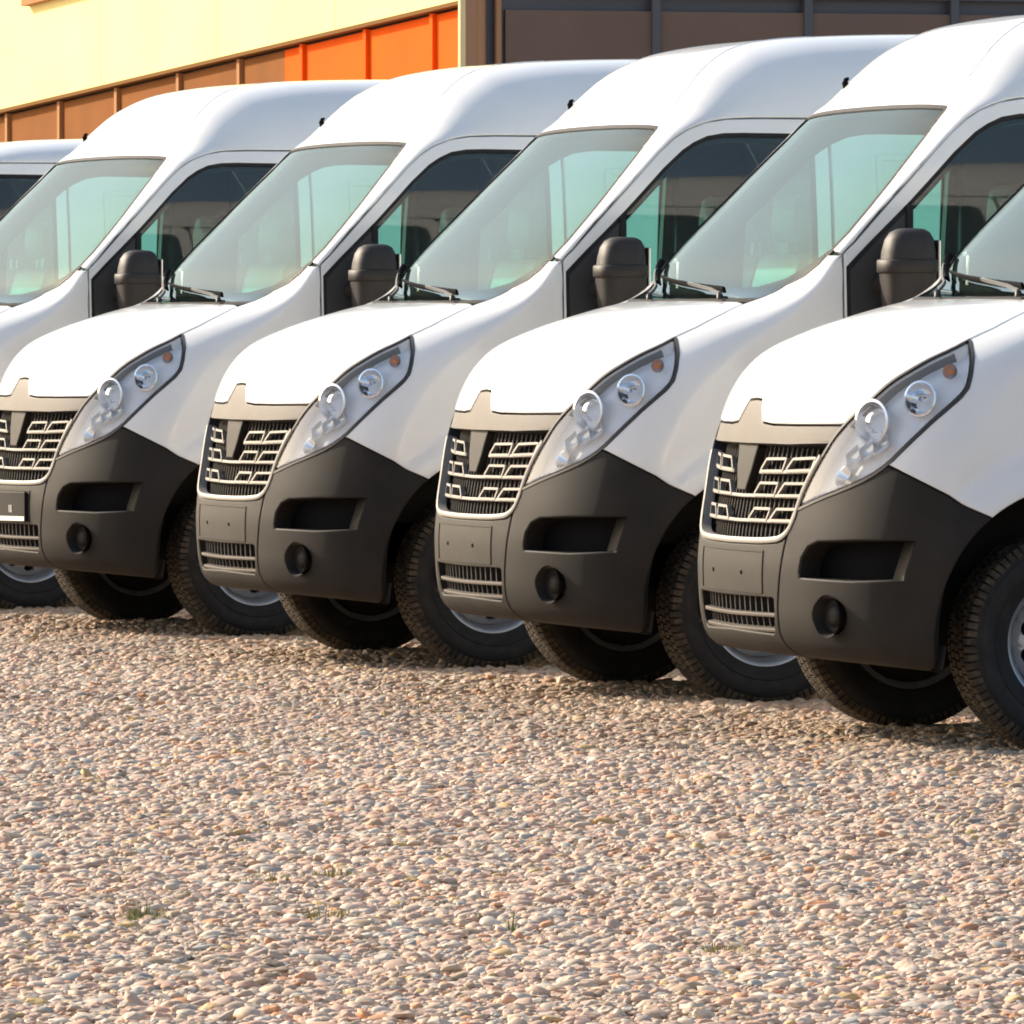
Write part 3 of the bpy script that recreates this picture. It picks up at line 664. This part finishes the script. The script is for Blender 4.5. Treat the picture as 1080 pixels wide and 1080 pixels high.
WHEEL = {}
def wheel(van, x, s):
    R = .346
    if not WHEEL:
        # rim: dished disc with round vents
        def rimchart(a, b):
            a = np.asarray(a, float); b = np.asarray(b, float); r = np.hypot(a, b)
            d = np.interp(r, [0, .055, .075, .105, .15, .178, .19, .2], [.052, .052, .040, .050, .044, .018, -.01, -.05])
            return np.stack([a, d, b], -1)
        ang = np.linspace(0, 2*math.pi, 64, endpoint=False)
        outer = [(.196*math.cos(t), .196*math.sin(t)) for t in ang]
        holes = [[(.142*math.cos(q)+.017*math.cos(t)*math.cos(q)-.024*math.sin(t)*math.sin(q), .142*math.sin(q)+.017*math.cos(t)*math.sin(q)+.024*math.sin(t)*math.cos(q)) for t in np.linspace(0, 2*math.pi, 14, endpoint=False)] for q in np.linspace(0, 2*math.pi, 10, endpoint=False)]
        o = panel('wheel', outer, rimchart, 'rim_silver', None, holes=holes, grid=.014, thick=.01, gap=0, roll=.001, centre=(0, -1, 0))
        WHEEL['disc'] = o.data; bpy.data.objects.remove(o)
        My = Matrix.Rotation(-math.pi/2, 4, 'X')          # local Z -> +Y
        rim = MB().lathe([(.176, .02), (.184, .046), (.190, .062), (.200, .070), (.212, .074), (.2195, .070), (.2195, .060), (.208, .055), (.204, .03), (.195, -.02), (.195, -.11), (.215, -.12)], My, 72)
        o = rim.build('rim_lip', 'rim_silver', None, True, angle=45); WHEEL['lip'] = o.data; bpy.data.objects.remove(o)
        o = MB().lathe([(.0, .068), (.026, .067), (.032, .060), (.034, .045)], My, 28).build('hub_cap', 'dark_plastic', None, True, angle=40); WHEEL['cap'] = o.data; bpy.data.objects.remove(o)
        nb = MB()
        for k in range(5):
            t = 2*math.pi*k/5+.3; nb.lathe([(.0, .064), (.009, .062), (.011, .042)], Matrix.Translation((.083*math.cos(t), 0, .083*math.sin(t))) @ My, 6)
        o = nb.build('wheel_nuts', 'chrome', None); WHEEL['nuts'] = o.data; bpy.data.objects.remove(o)
        # tyre carcass
        pr = [(.205,.078),(.222,.082),(.236,.094),(.262,.108),(.290,.112),(.314,.108),(.330,.097),(.334,.09),(.334,-.09),(.330,-.097),(.314,-.108),(.290,-.112),(.262,-.108),(.236,-.094),(.205,-.085)]
        ty = MB().lathe(pr, My, 72)
        for rr in (.250, .302): ty.lathe([(rr-.002, .1045 if rr < .27 else .1105), (rr, .1065 if rr < .27 else .1125), (rr+.002, .1055 if rr < .27 else .1115)], My, 72)
        o = ty.build('tyre', 'rubber', None, True, angle=60); WHEEL['tyre'] = o.data; bpy.data.objects.remove(o)
        # tread blocks
        tb = MB(); nblk = 84
        rows = [(-.102, -.066, .0, .5), (-.058, -.024, .4, .0), (-.017, .017, .2, .0), (.024, .058, .6, .0), (.066, .102, .1, .5)]
        for (y0, y1, ph, sh) in rows:
            for k in range(nblk):
                t0 = 2*math.pi*(k+ph)/nblk; t1 = t0+2*math.pi*.74/nblk
                def pt(t, y, r): return (r*math.cos(t), y, r*math.sin(t))
                def rad(y): return R-.10*max(0, abs(y)-.07)**1.2*2.2
                V = []
                for t, tt in ((t0, .004), (t1, -.004)):
                    for y in (y0, y1): V += [pt(t, y, .328), pt(t, y, rad(y))]
                if sh:
                    pass
                tb.add(V, [(1, 3, 7, 5), (0, 1, 5, 4), (2, 6, 7, 3), (0, 2, 3, 1), (4, 5, 7, 6)])
                if sh:   # shoulder lug running down the sidewall
                    ye = y1 if y1 > .09 else y0; sg = math.copysign(1, ye)
                    V = [pt(t0, ye, rad(ye)), pt(t1, ye, rad(ye)), pt(t1, sg*.1115, .316), pt(t0, sg*.1115, .316), pt(t0, ye-sg*.02, .315), pt(t1, ye-sg*.02, .315), pt(t1, sg*.100, .305), pt(t0, sg*.100, .305)]
                    tb.add(V, [(0, 1, 2, 3), (0, 3, 7, 4), (1, 5, 6, 2), (3, 2, 6, 7)])
        o = tb.build('tread', 'tread', None); WHEEL['tread'] = o.data; bpy.data.objects.remove(o)
        o = MB().lathe([(.0, -.02), (.19, -.02), (.192, -.085), (.0, -.09)], My, 40).build('brake_disc', 'under', None, True, angle=40); WHEEL['disc_b'] = o.data; bpy.data.objects.remove(o)
    w = bpy.data.objects.new('wheel', WHEEL['disc']); COL.objects.link(w); w.parent = van
    w.location = (x, s*.868, .338); w.rotation_euler = (0, random.uniform(0, 1), 0 if s > 0 else math.pi)
    for nm, key in (('rim_lip', 'lip'), ('hub_cap', 'cap'), ('wheel_nut', 'nuts'), ('tyre', 'tyre'), ('tread', 'tread'), ('brake_disc', 'disc_b')):
        o = bpy.data.objects.new(nm, WHEEL[key]); COL.objects.link(o); o.parent = w
        if nm == 'tread': o['kind'] = 'stuff'
    return w

def copy_tree(o, parent=None):
    c = o.copy(); COL.objects.link(c); c.parent = parent
    for ch in list(o.children): copy_tree(ch, c)
    return c

# ================================================================== ground
def ground_mat():
    m = bpy.data.materials.new('soil'); m.use_nodes = True; MATS['soil'] = m; nt = m.node_tree; N = nt.nodes.new; L = nt.links.new
    b = nt.nodes['Principled BSDF']; b.inputs['Roughness'].default_value = .9; b.inputs['Specular IOR Level'].default_value = .2
    tc = N('ShaderNodeTexCoord'); vo = N('ShaderNodeTexVoronoi'); vo.inputs['Scale'].default_value = 48; L(tc.outputs['Object'], vo.inputs['Vector'])
    r = N('ShaderNodeValToRGB'); e = r.color_ramp.elements
    e[0].color = (.30, .22, .17, 1); e[1].color = (.46, .37, .31, 1); e.new(.5).color = (.38, .29, .23, 1)
    L(vo.outputs['Color'], r.inputs[0]); L(r.outputs[0], b.inputs['Base Color'])
    bp = N('ShaderNodeBump'); bp.inputs['Distance'].default_value = .01; bp.inputs['Strength'].default_value = .8; bp.invert = True
    L(vo.outputs['Distance'], bp.inputs['Height']); L(bp.outputs[0], b.inputs['Normal'])
    return m
ground_mat()
g = mesh_obj('ground', [(-600, -600, -.012), (600, -600, -.012), (600, 600, -.012), (-600, 600, -.012)], [(0, 1, 2, 3)], 'soil')
tag(g, 'pale gravel yard the vans are parked on', 'ground', kind='structure')

def pebble_mat():
    m = bpy.data.materials.new('pebble'); m.use_nodes = True; MATS['pebble'] = m; nt = m.node_tree; N = nt.nodes.new; L = nt.links.new
    b = nt.nodes['Principled BSDF']; b.inputs['Roughness'].default_value = .7; b.inputs['Specular IOR Level'].default_value = .3
    at = N('ShaderNodeAttribute'); at.attribute_type = 'INSTANCER'; at.attribute_name = 'tint'
    r = N('ShaderNodeValToRGB'); r.color_ramp.interpolation = 'CONSTANT'; e = r.color_ramp.elements
    cols = [(0, (.48,.37,.31)), (.13, (.54,.38,.32)), (.26, (.53,.43,.36)), (.38, (.46,.34,.29)), (.48, (.56,.48,.42)), (.58, (.44,.37,.34)),
            (.66, (.56,.37,.30)), (.74, (.44,.33,.24)), (.80, (.62,.56,.51)), (.86, (.38,.38,.38)), (.90, (.56,.30,.18)), (.935, (.29,.23,.18)), (.96, (.52,.38,.20)), (.98, (.32,.30,.29))]
    e[0].color = (*cols[0][1], 1); e[1].position = cols[1][0]; e[1].color = (*cols[1][1], 1)
    cols = [(p, (c[0]*1.05, c[1]*1.0, c[2]*.87)) for p, c in cols]
    e[0].color = (*cols[0][1], 1); e[1].color = (*cols[1][1], 1)
    for p, c in cols[2:]: e.new(p).color = (*c, 1)
    L(at.outputs['Fac'], r.inputs[0])
    tc = N('ShaderNodeTexCoord'); no = N('ShaderNodeTexNoise'); no.inputs['Scale'].default_value = 2.5; no.inputs['Detail'].default_value = 4
    L(tc.outputs['Object'], no.inputs['Vector'])
    mp = N('ShaderNodeMapRange'); mp.inputs['To Min'].default_value = .80; mp.inputs['To Max'].default_value = 1.12; L(no.outputs['Fac'], mp.inputs['Value'])
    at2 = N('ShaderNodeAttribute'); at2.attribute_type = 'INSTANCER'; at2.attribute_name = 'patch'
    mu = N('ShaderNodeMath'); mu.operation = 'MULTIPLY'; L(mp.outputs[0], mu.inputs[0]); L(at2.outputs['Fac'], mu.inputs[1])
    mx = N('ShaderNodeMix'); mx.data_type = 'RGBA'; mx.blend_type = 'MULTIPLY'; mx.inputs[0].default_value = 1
    at3 = N('ShaderNodeAttribute'); at3.attribute_type = 'INSTANCER'; at3.attribute_name = 'dirt_shade'
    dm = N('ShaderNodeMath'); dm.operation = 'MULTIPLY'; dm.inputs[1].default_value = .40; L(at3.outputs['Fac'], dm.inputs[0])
    dx = N('ShaderNodeMix'); dx.data_type = 'RGBA'; dx.inputs[7].default_value = (.30, .205, .115, 1); L(dm.outputs[0], dx.inputs[0]); L(r.outputs[0], dx.inputs[6])  # brown covers dirty stones and painted shadow near the vans
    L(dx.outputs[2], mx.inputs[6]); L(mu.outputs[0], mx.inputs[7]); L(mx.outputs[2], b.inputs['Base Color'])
pebble_mat()

def vnoise(x, y, sc, seed):
    rg = np.random.default_rng(seed); G = rg.random((128, 128)); x = x*sc; y = y*sc
    i = np.floor(x).astype(int); j = np.floor(y).astype(int); fx = x-i; fy = y-j; fx = fx*fx*(3-2*fx); fy = fy*fy*(3-2*fy)
    q = lambda a, b: G[a % 128, b % 128]
    return (q(i, j)*(1-fx)+q(i+1, j)*fx)*(1-fy)+(q(i, j+1)*(1-fx)+q(i+1, j+1)*fx)*fy
def height(x, y): return .022*(vnoise(x, y, .9, 1)-.5)+.016*(vnoise(x, y, 2.7, 2)-.5)

def gravel():
    # a strip of the yard running from in front of the camera to behind the row
    right = np.array((-.95319, .30236)); fw2 = np.array((-.30236, -.95319)); base = np.array(CAM_LOC[:2])
    sp = .0160; pts = []
    for (d0, d1, s) in ((15.4, 23., sp), (23., 31., .0172), (31., 45., .022)):
        ds = np.arange(d0, d1, s)
        for k, d in enumerate(ds):
            w = d*.0594*1.06+1.2; xs = np.arange(-w, w, s)+(s/2 if k % 2 else 0)
            pts.append(np.stack([xs, np.full_like(xs, d), np.full_like(xs, s)], 1))
    A = np.concatenate(pts); n = len(A)
    A[:, 0] += RNG.normal(0, .36, n)*A[:, 2]; A[:, 1] += RNG.normal(0, .36, n)*A[:, 2]
    W = base[None]+A[:, :1]*right+A[:, 1:2]*fw2
    z = height(W[:, 0], W[:, 1])+RNG.normal(0, .0032, n)
    sc = np.exp(RNG.normal(0, .44, n))*.0100*(A[:, 2]/sp)**.85
    sc = np.clip(sc, .004, .026)
    me = bpy.data.meshes.new('gravel'); me.vertices.add(n)
    me.vertices.foreach_set('co', np.stack([W[:, 0], W[:, 1], z], 1).astype(np.float32).ravel())
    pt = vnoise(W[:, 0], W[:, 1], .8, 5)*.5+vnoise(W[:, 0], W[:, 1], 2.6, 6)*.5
    tint = np.clip(RNG.random(n)*.999, 0, 1)
    # browner towards the row: soiled gravel plus the vans' shadow edges painted in
    front = W[:, 0]-.0*W[:, 1]; dirt_shade = np.clip((1.75+.9*(vnoise(W[:, 0], W[:, 1], 1.3, 8)-.5)-front)/1.3, 0, 1)
    for nm, ar in (('dirt_shade', dirt_shade), ('tint', tint), ('patch', .86+.30*pt), ('size', sc)):
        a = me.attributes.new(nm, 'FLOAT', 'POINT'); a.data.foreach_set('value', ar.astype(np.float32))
    rot = np.stack([RNG.normal(0, .22, n), RNG.normal(0, .22, n), RNG.random(n)*6.283], 1)
    a = me.attributes.new('rot', 'FLOAT_VECTOR', 'POINT'); a.data.foreach_set('vector', rot.astype(np.float32).ravel())
    fl = np.stack([RNG.uniform(.9, 1.45, n), RNG.uniform(.75, 1.1, n), RNG.uniform(.36, .62, n)], 1)*sc[:, None]
    a = me.attributes.new('scl', 'FLOAT_VECTOR', 'POINT'); a.data.foreach_set('vector', fl.astype(np.float32).ravel())
    o = bpy.data.objects.new('gravel', me); COL.objects.link(o)
    tag(o, 'pinkish beige pebbles spread over the whole yard', 'gravel', kind='stuff')
    ng = bpy.data.node_groups.new('gravel_nodes', 'GeometryNodeTree')
    ng.interface.new_socket('Geometry', in_out='INPUT', socket_type='NodeSocketGeometry'); ng.interface.new_socket('Geometry', in_out='OUTPUT', socket_type='NodeSocketGeometry')
    N = ng.nodes.new; L = ng.links.new
    gi = N('NodeGroupInput'); go = N('NodeGroupOutput'); mp = N('GeometryNodeMeshToPoints'); L(gi.outputs[0], mp.inputs['Mesh'])
    g2i = N('GeometryNodeGeometryToInstance')
    for k in range(5):
        ic = N('GeometryNodeMeshIcoSphere'); ic.inputs['Radius'].default_value = 1; ic.inputs['Subdivisions'].default_value = 2
        pos = N('GeometryNodeInputPosition'); no = N('ShaderNodeTexNoise'); no.noise_dimensions = '4D'
        no.inputs['W'].default_value = k*7.3; no.inputs['Scale'].default_value = 1.15; no.inputs['Detail'].default_value = 1.
        L(pos.outputs[0], no.inputs['Vector'])
        sub = N('ShaderNodeMath'); sub.operation = 'MULTIPLY_ADD'; sub.inputs[1].default_value = 1.5; sub.inputs[2].default_value = .25; L(no.outputs[0], sub.inputs[0])
        vm = N('ShaderNodeVectorMath'); vm.operation = 'SCALE'; L(pos.outputs[0], vm.inputs[0]); L(sub.outputs[0], vm.inputs['Scale'])
        st = N('GeometryNodeSetPosition'); L(ic.outputs['Mesh'], st.inputs['Geometry']); L(vm.outputs[0], st.inputs['Position'])
        ss = N('GeometryNodeSetShadeSmooth'); L(st.outputs[0], ss.inputs['Geometry']); ss.inputs['Shade Smooth'].default_value = (k % 2 == 0)
        sm = N('GeometryNodeSetMaterial'); sm.inputs['Material'].default_value = MATS['pebble']; L(ss.outputs[0], sm.inputs['Geometry'])
        L(sm.outputs[0], g2i.inputs[0])
    ip = N('GeometryNodeInstanceOnPoints'); L(mp.outputs[0], ip.inputs['Points']); L(g2i.outputs[0], ip.inputs['Instance']); ip.inputs['Pick Instance'].default_value = True
    def named(nm, ty):
        q = N('GeometryNodeInputNamedAttribute'); q.data_type = ty; q.inputs['Name'].default_value = nm; return q.outputs[0]
    e2r = N('FunctionNodeEulerToRotation'); L(named('rot', 'FLOAT_VECTOR'), e2r.inputs[0]); L(e2r.outputs[0], ip.inputs['Rotation'])
    L(named('scl', 'FLOAT_VECTOR'), ip.inputs['Scale'])
    rv = N('FunctionNodeRandomValue'); rv.data_type = 'INT'; rv.inputs[4].default_value = 0; rv.inputs[5].default_value = 4
    L(rv.outputs[2], ip.inputs['Instance Index'])
    L(ip.outputs[0], go.inputs[0])
    md = o.modifiers.new('pebbles', 'NODES'); md.node_group = ng
    print('pebbles', n)
gravel()

# ================================================================== buildings behind the row
mat('yellow_render', (.95, .83, .32), .85, spec=.2, noise=(1.2, (.93, .82, .36), .35, .7), bump=(60, .15))
mat('brown_panel', (.25, .098, .028), .85, noise=(2.5, (.22, .088, .028), .4, .7), spec=.06)
mat('orange_panel', (.92, .125, .006), .85, noise=(2., (.88, .115, .007), .4, .7), spec=.06)
mat('joint_trim', (.42, .22, .10), .85, spec=.06)
mat('ledge_brown', (.20, .10, .03), .85, spec=.06)
mat('cream_post', (.85, .72, .38), .85, spec=.06)
mat('copper_pipe', (.40, .21, .11), .45, metal=.3)
mat('dark_panel', (.21, .145, .11), .85, noise=(1.5, (.18, .13, .105), .4, .7), spec=.06)
mat('dark_frame', (.085, .088, .10), .5)
CX, CY = -8.03, -28.34
wd = np.array((.059, -.99826)); wn_ = np.array((.99826, .059))       # along the wall, out of the wall
def wpt(s, out, z): return (CX+wd[0]*s+wn_[0]*out, CY+wd[1]*s+wn_[1]*out, z)
def edge(s): return 3.545-.0492*s
def wbox(name, s0, s1, o0, o1, z0a, z0b, z1a, z1b, m, parent, bevel=0.):
    V = [wpt(s0, o0, z0a), wpt(s1, o0, z0b), wpt(s1, o1, z0b), wpt(s0, o1, z0a), wpt(s0, o0, z1a), wpt(s1, o0, z1b), wpt(s1, o1, z1b), wpt(s0, o1, z1a)]
    return MB().add(V, [(0, 3, 2, 1), (4, 5, 6, 7), (0, 1, 5, 4), (1, 2, 6, 5), (2, 3, 7, 6), (3, 0, 4, 7)]).build(name, m, parent, bevel=bevel)
yb = empty('yellow_building', (0, 0, 0))
tag(yb, 'sunlit yellow building with brown and orange panels along its base', 'building')
J = [0, .70, 2.07, 3.43, 4.83, 6.24, 7.74, 9.18, 10.55, 12.0, 13.4, 14.8, 16.2, 17.6]
for a, b in zip(J[:-1], J[1:]):
    if a == 3.43:      # the panel split between orange and brown
        mid = 3.86
        wbox('base_panel', a+.02, mid, -.12, -.06, 0, 0, edge(a)-.05, edge(mid)-.05, 'orange_panel', yb)
        wbox('base_panel', mid+.004, b-.02, -.12, -.06, 0, 0, edge(mid)-.05, edge(b)-.05, 'brown_panel', yb)
    else:
        wbox('base_panel', a+.02, b-.02, -.12, -.06, 0, 0, edge(a)-.05, edge(b)-.05, 'orange_panel' if b < 3.5 else 'brown_panel', yb)
    m = 'orange_panel' if b < 3.5 else 'joint_trim'
    wbox('panel_trim', b-.03, b+.03, -.11, -.03, 0, 0, edge(b-.03)-.04, edge(b+.03)-.04, m, yb)
for a, b in zip([0, 2.6, 5.2, 8.0, 10.8, 13.6], [2.6, 5.2, 8.0, 10.8, 13.6, 17.6]):
    wbox('wall_panel', a+.006, b-.006, -.10, 0, edge(a), edge(b), edge(a)+3.6, edge(b)+3.6, 'yellow_render', yb)
wbox('wall_core', .05, 17.6, -8.0, -.125, 0, 0, edge(0)+3.5, edge(17.6)+3.5, 'dark_frame', yb)
wbox('drip_ledge', 0, 17.6, -.10, .012, edge(0)-.03, edge(17.6)-.03, edge(0)-.002, edge(17.6)-.002, 'ledge_brown', yb)
for (a, b) in ((8.15, 9.78), (11.4, 13.0)):
    z = 3.66
    w_ = wbox('window', a, b, -.02, .012, z+.30-.0492*(a-8.15)*1.0, z+.22-.0492*(a-8.15), z+1.6, z+1.6, 'dark_frame', yb)
    wbox('window_sill', a-.05, b+.05, 0, .07, z+.25-.0492*(a-8.15), z+.17-.0492*(a-8.15), z+.30-.0492*(a-8.15), z+.22-.0492*(a-8.15), 'joint_trim', yb)
wbox('corner_post', -.04, .0, -.012, .028, 0, 0, 7, 7, 'cream_post', yb)
wbox('return_trim', -.035, -.002, -.12, -.014, 0, 0, 7, 7, 'copper_pipe', yb)
db = empty('dark_building', (0, 0, 0))
tag(db, 'brown panelled building front in shade behind the two right vans', 'building')
def fbox(name, x0, x1, d0, d1, z0, z1, m, parent, bevel=0.):
    """facade facing +Y at y = CY; x measured from the corner towards -X"""
    return MB().box((CX-x1, CY+d0, z0), (CX-x0, CY+d1, z1)).build(name, m, parent, bevel=bevel)
fbox('wall_core', .12, 22, -6., -.10, 0, 7, 'dark_frame', db)
xs = [.30, 1.43, 2.56, 3.66, 4.8, 5.95, 7.1, 8.3, 9.5, 10.7, 12]
for i, (a, b) in enumerate(zip(xs[:-1], xs[1:])):
    fbox('wall_panel', a+.03, b-.03, -.10, -.04, 0, 3.48, 'dark_panel', db)
    fbox('upper_panel', a+.03, b-.03, -.10, -.03, 3.58, 6.6, 'dark_frame' if i else 'dark_panel', db)
    fbox('mullion', b-.03, b+.03, -.10, -.01, 0, 6.6, 'dark_frame', db)
if True:
    a = fbox('reveal', .10, .30, -.30, -.10, 0, 7, 'copper_pipe', db)
dp_ = MB().tube([(CX-.13, CY+.0, 0), (CX-.13, CY+.0, 7)], .045, 12).build('down_pipe', 'copper_pipe', None, True, angle=50)
tag(dp_, 'copper coloured rainwater pipe in the corner between the two buildings', 'pipe')
dp2 = MB().tube([(CX-.27, CY-.02, 0), (CX-.27, CY-.02, 7)], .028, 10).build('down_pipe', 'copper_pipe', None, True, angle=50)
tag(dp2, 'thin pipe beside the brown panels, right of the copper pipe', 'pipe')

# ================================================================== the vans
proto = build_van()
PLACES = [  # forward offset, row position, heading, label
    (.082, 3.293, -.0572, 'white van nearest the camera, cut off by the right edge of the picture'),
    (-.053, 0., -.0314, 'white van standing second from the right in the row'),
    (-.082, -3.276, -.0118, 'white van in the middle of the row, third from the right'),
    (-.051, -6.581, .0304, 'white van with a black number plate holder on its bumper'),
    (.103, -9.919, .0700, 'white high-roof van at the left edge, its nose outside the picture'),
]
vans = []
for i, (fx, ry, hd, lab) in enumerate(PLACES):
    v = proto if i == 0 else copy_tree(proto)
    v.location = (fx, ry, 0); v.rotation_euler = (0, 0, hd)
    tag(v, lab, 'van', 'white vans parked in a row'); vans.append(v)
# far low-roof van: the same body under a flatter roof
KN_HIGH = KN.copy()
def low_roof():
    global _k
    K2 = KN_HIGH.copy(); K2[21:, 1] = [2.115, 2.15, 2.178, 2.205, 2.225, 2.235, 2.24, 2.24, 2.225]; K2[21:, 3] -= .0
    _k = pchip(KV, K2)
lv = copy_tree(proto); lv.location = (.36, -13.30, 0); lv.rotation_euler = (0, 0, .05)
tag(lv, 'low-roof white van farthest back, only its roof edge showing at the left', 'van', 'white vans parked in a row')
low_roof()
for ch in list(lv.children):
    nm = ch.name.split('.')[0]
    if nm in ('roof', 'rear_door'):
        for q in list(ch.children): bpy.data.objects.remove(q, do_unlink=True)
        bpy.data.objects.remove(ch, do_unlink=True)
tmp = ROOF_ONLY(lv)
_k = pchip(KV, KN_HIGH)

# number plate holder on the fourth van
A = vans[3]
P, N = curve3(chartF, S_([(-.205, .478), (0, .474), (.205, .478)]), .03, off=.004)
ph = MB().sweep(P, N, [(-.062, -.004), (.062, -.004), (.062, .010), (-.062, .010)]).build('plate_holder', 'plate_black', A, bevel=.003)
P, N = curve3(chartF, S_([(-.203, .428), (0, .424), (.203, .428)]), .03, off=.0135)
MB().sweep(P, N, [(-.010, 0), (.010, 0), (.009, .003), (-.009, .003)]).build('holder_strip', 'plate_white', ph)
tx = bpy.data.curves.new('digits', 'FONT'); tx.body = '10'; tx.size = .045; tx.extrude = .001; tx.align_x = 'CENTER'
to = bpy.data.objects.new('digits_tmp', tx); COL.objects.link(to)
dg = bpy.context.evaluated_depsgraph_get(); tm = bpy.data.meshes.new_from_object(to.evaluated_get(dg)); bpy.data.objects.remove(to)
tm.materials.clear(); tm.materials.append(MATS['plate_white'])
do = bpy.data.objects.new('digits', tm); COL.objects.link(do); do.parent = ph
P, N = curve3(chartF, S_([(.10, .452), (.101, .452)]), .03, off=.0155)
zx = Vector(N[0]); yx = Vector((0, 0, 1)); xx = yx.cross(zx).normalized(); yx = zx.cross(xx)
do.matrix_local = Matrix.Translation(Vector(P[0])) @ Matrix((xx, yx, zx)).transposed().to_4x4()

# ================================================================== weeds
mat('grass_green', (.15, .20, .06), .7, noise=(30, (.26, .25, .10), .4, .7))
mat('grass_dry', (.30, .27, .09), .8, noise=(30, (.22, .22, .08), .4, .7))
mat('leaf_litter', (.36, .17, .05), .8, noise=(25, (.28, .13, .05), .4, .7))
def tuft(x, y, n, h, spread, m, label, lean=.4, ex=1.):
    rg = random.Random(int(x*1000)+n); b = MB(); z = float(height(np.array([x]), np.array([y]))[0])
    for i in range(n):
        a = rg.uniform(0, 6.283); r = spread*math.sqrt(rg.random()); bx, by = r*math.cos(a)*ex, r*math.sin(a)
        hh = h*rg.uniform(.3, 1.)*(1.05-.75*r/spread); ln = lean*rg.uniform(.2, 1.)*hh; d = a+rg.uniform(-.8, .8); w = rg.uniform(.0018, .0042)
        V = []
        for k in range(5):
            t = k/4; ww = w*(1-t*.9); cx = bx+ln*t*t*math.cos(d); cy = by+ln*t*t*math.sin(d); cz = hh*t*(1-.15*t)
            V += [(cx-ww*math.sin(d), cy+ww*math.cos(d), cz), (cx+ww*math.sin(d), cy-ww*math.cos(d), cz)]
        b.add(V, [(2*k, 2*k+1, 2*k+3, 2*k+2) for k in range(4)])
    o = b.build('grass_tuft', m); o.location = (x, y, z+.001); o.rotation_euler = (0, 0, -1.26+math.pi/2*0)
    tag(o, label, 'grass tuft', 'weeds growing through the gravel'); return o
tuft(4.83, 10.67, 150, .065, .07, 'grass_green', 'dense dark green tuft of grass at the lower left', ex=1.)
tuft(4.22, 9.61, 110, .05, .095, 'grass_dry', 'low olive weed patch left of the other low patches')
tuft(4.03, 9.46, 120, .05, .095, 'grass_dry', 'low olive weed patch at the right end of the upper weed line')
tuft(4.40, 10.62, 120, .05, .085, 'grass_dry', 'low olive weed patch right of the dense green tuft')
tuft(4.10, 11.05, 12, .09, .014, 'grass_green', 'sparse upright grass blades near the middle of the foreground', lean=.8)
tuft(3.90, 11.85, 90, .05, .08, 'grass_dry', 'low olive weed patch at the lower right')
tuft(2.34, 5.78, 40, .045, .03, 'grass_green', 'tiny green sprig in the middle of the gravel')
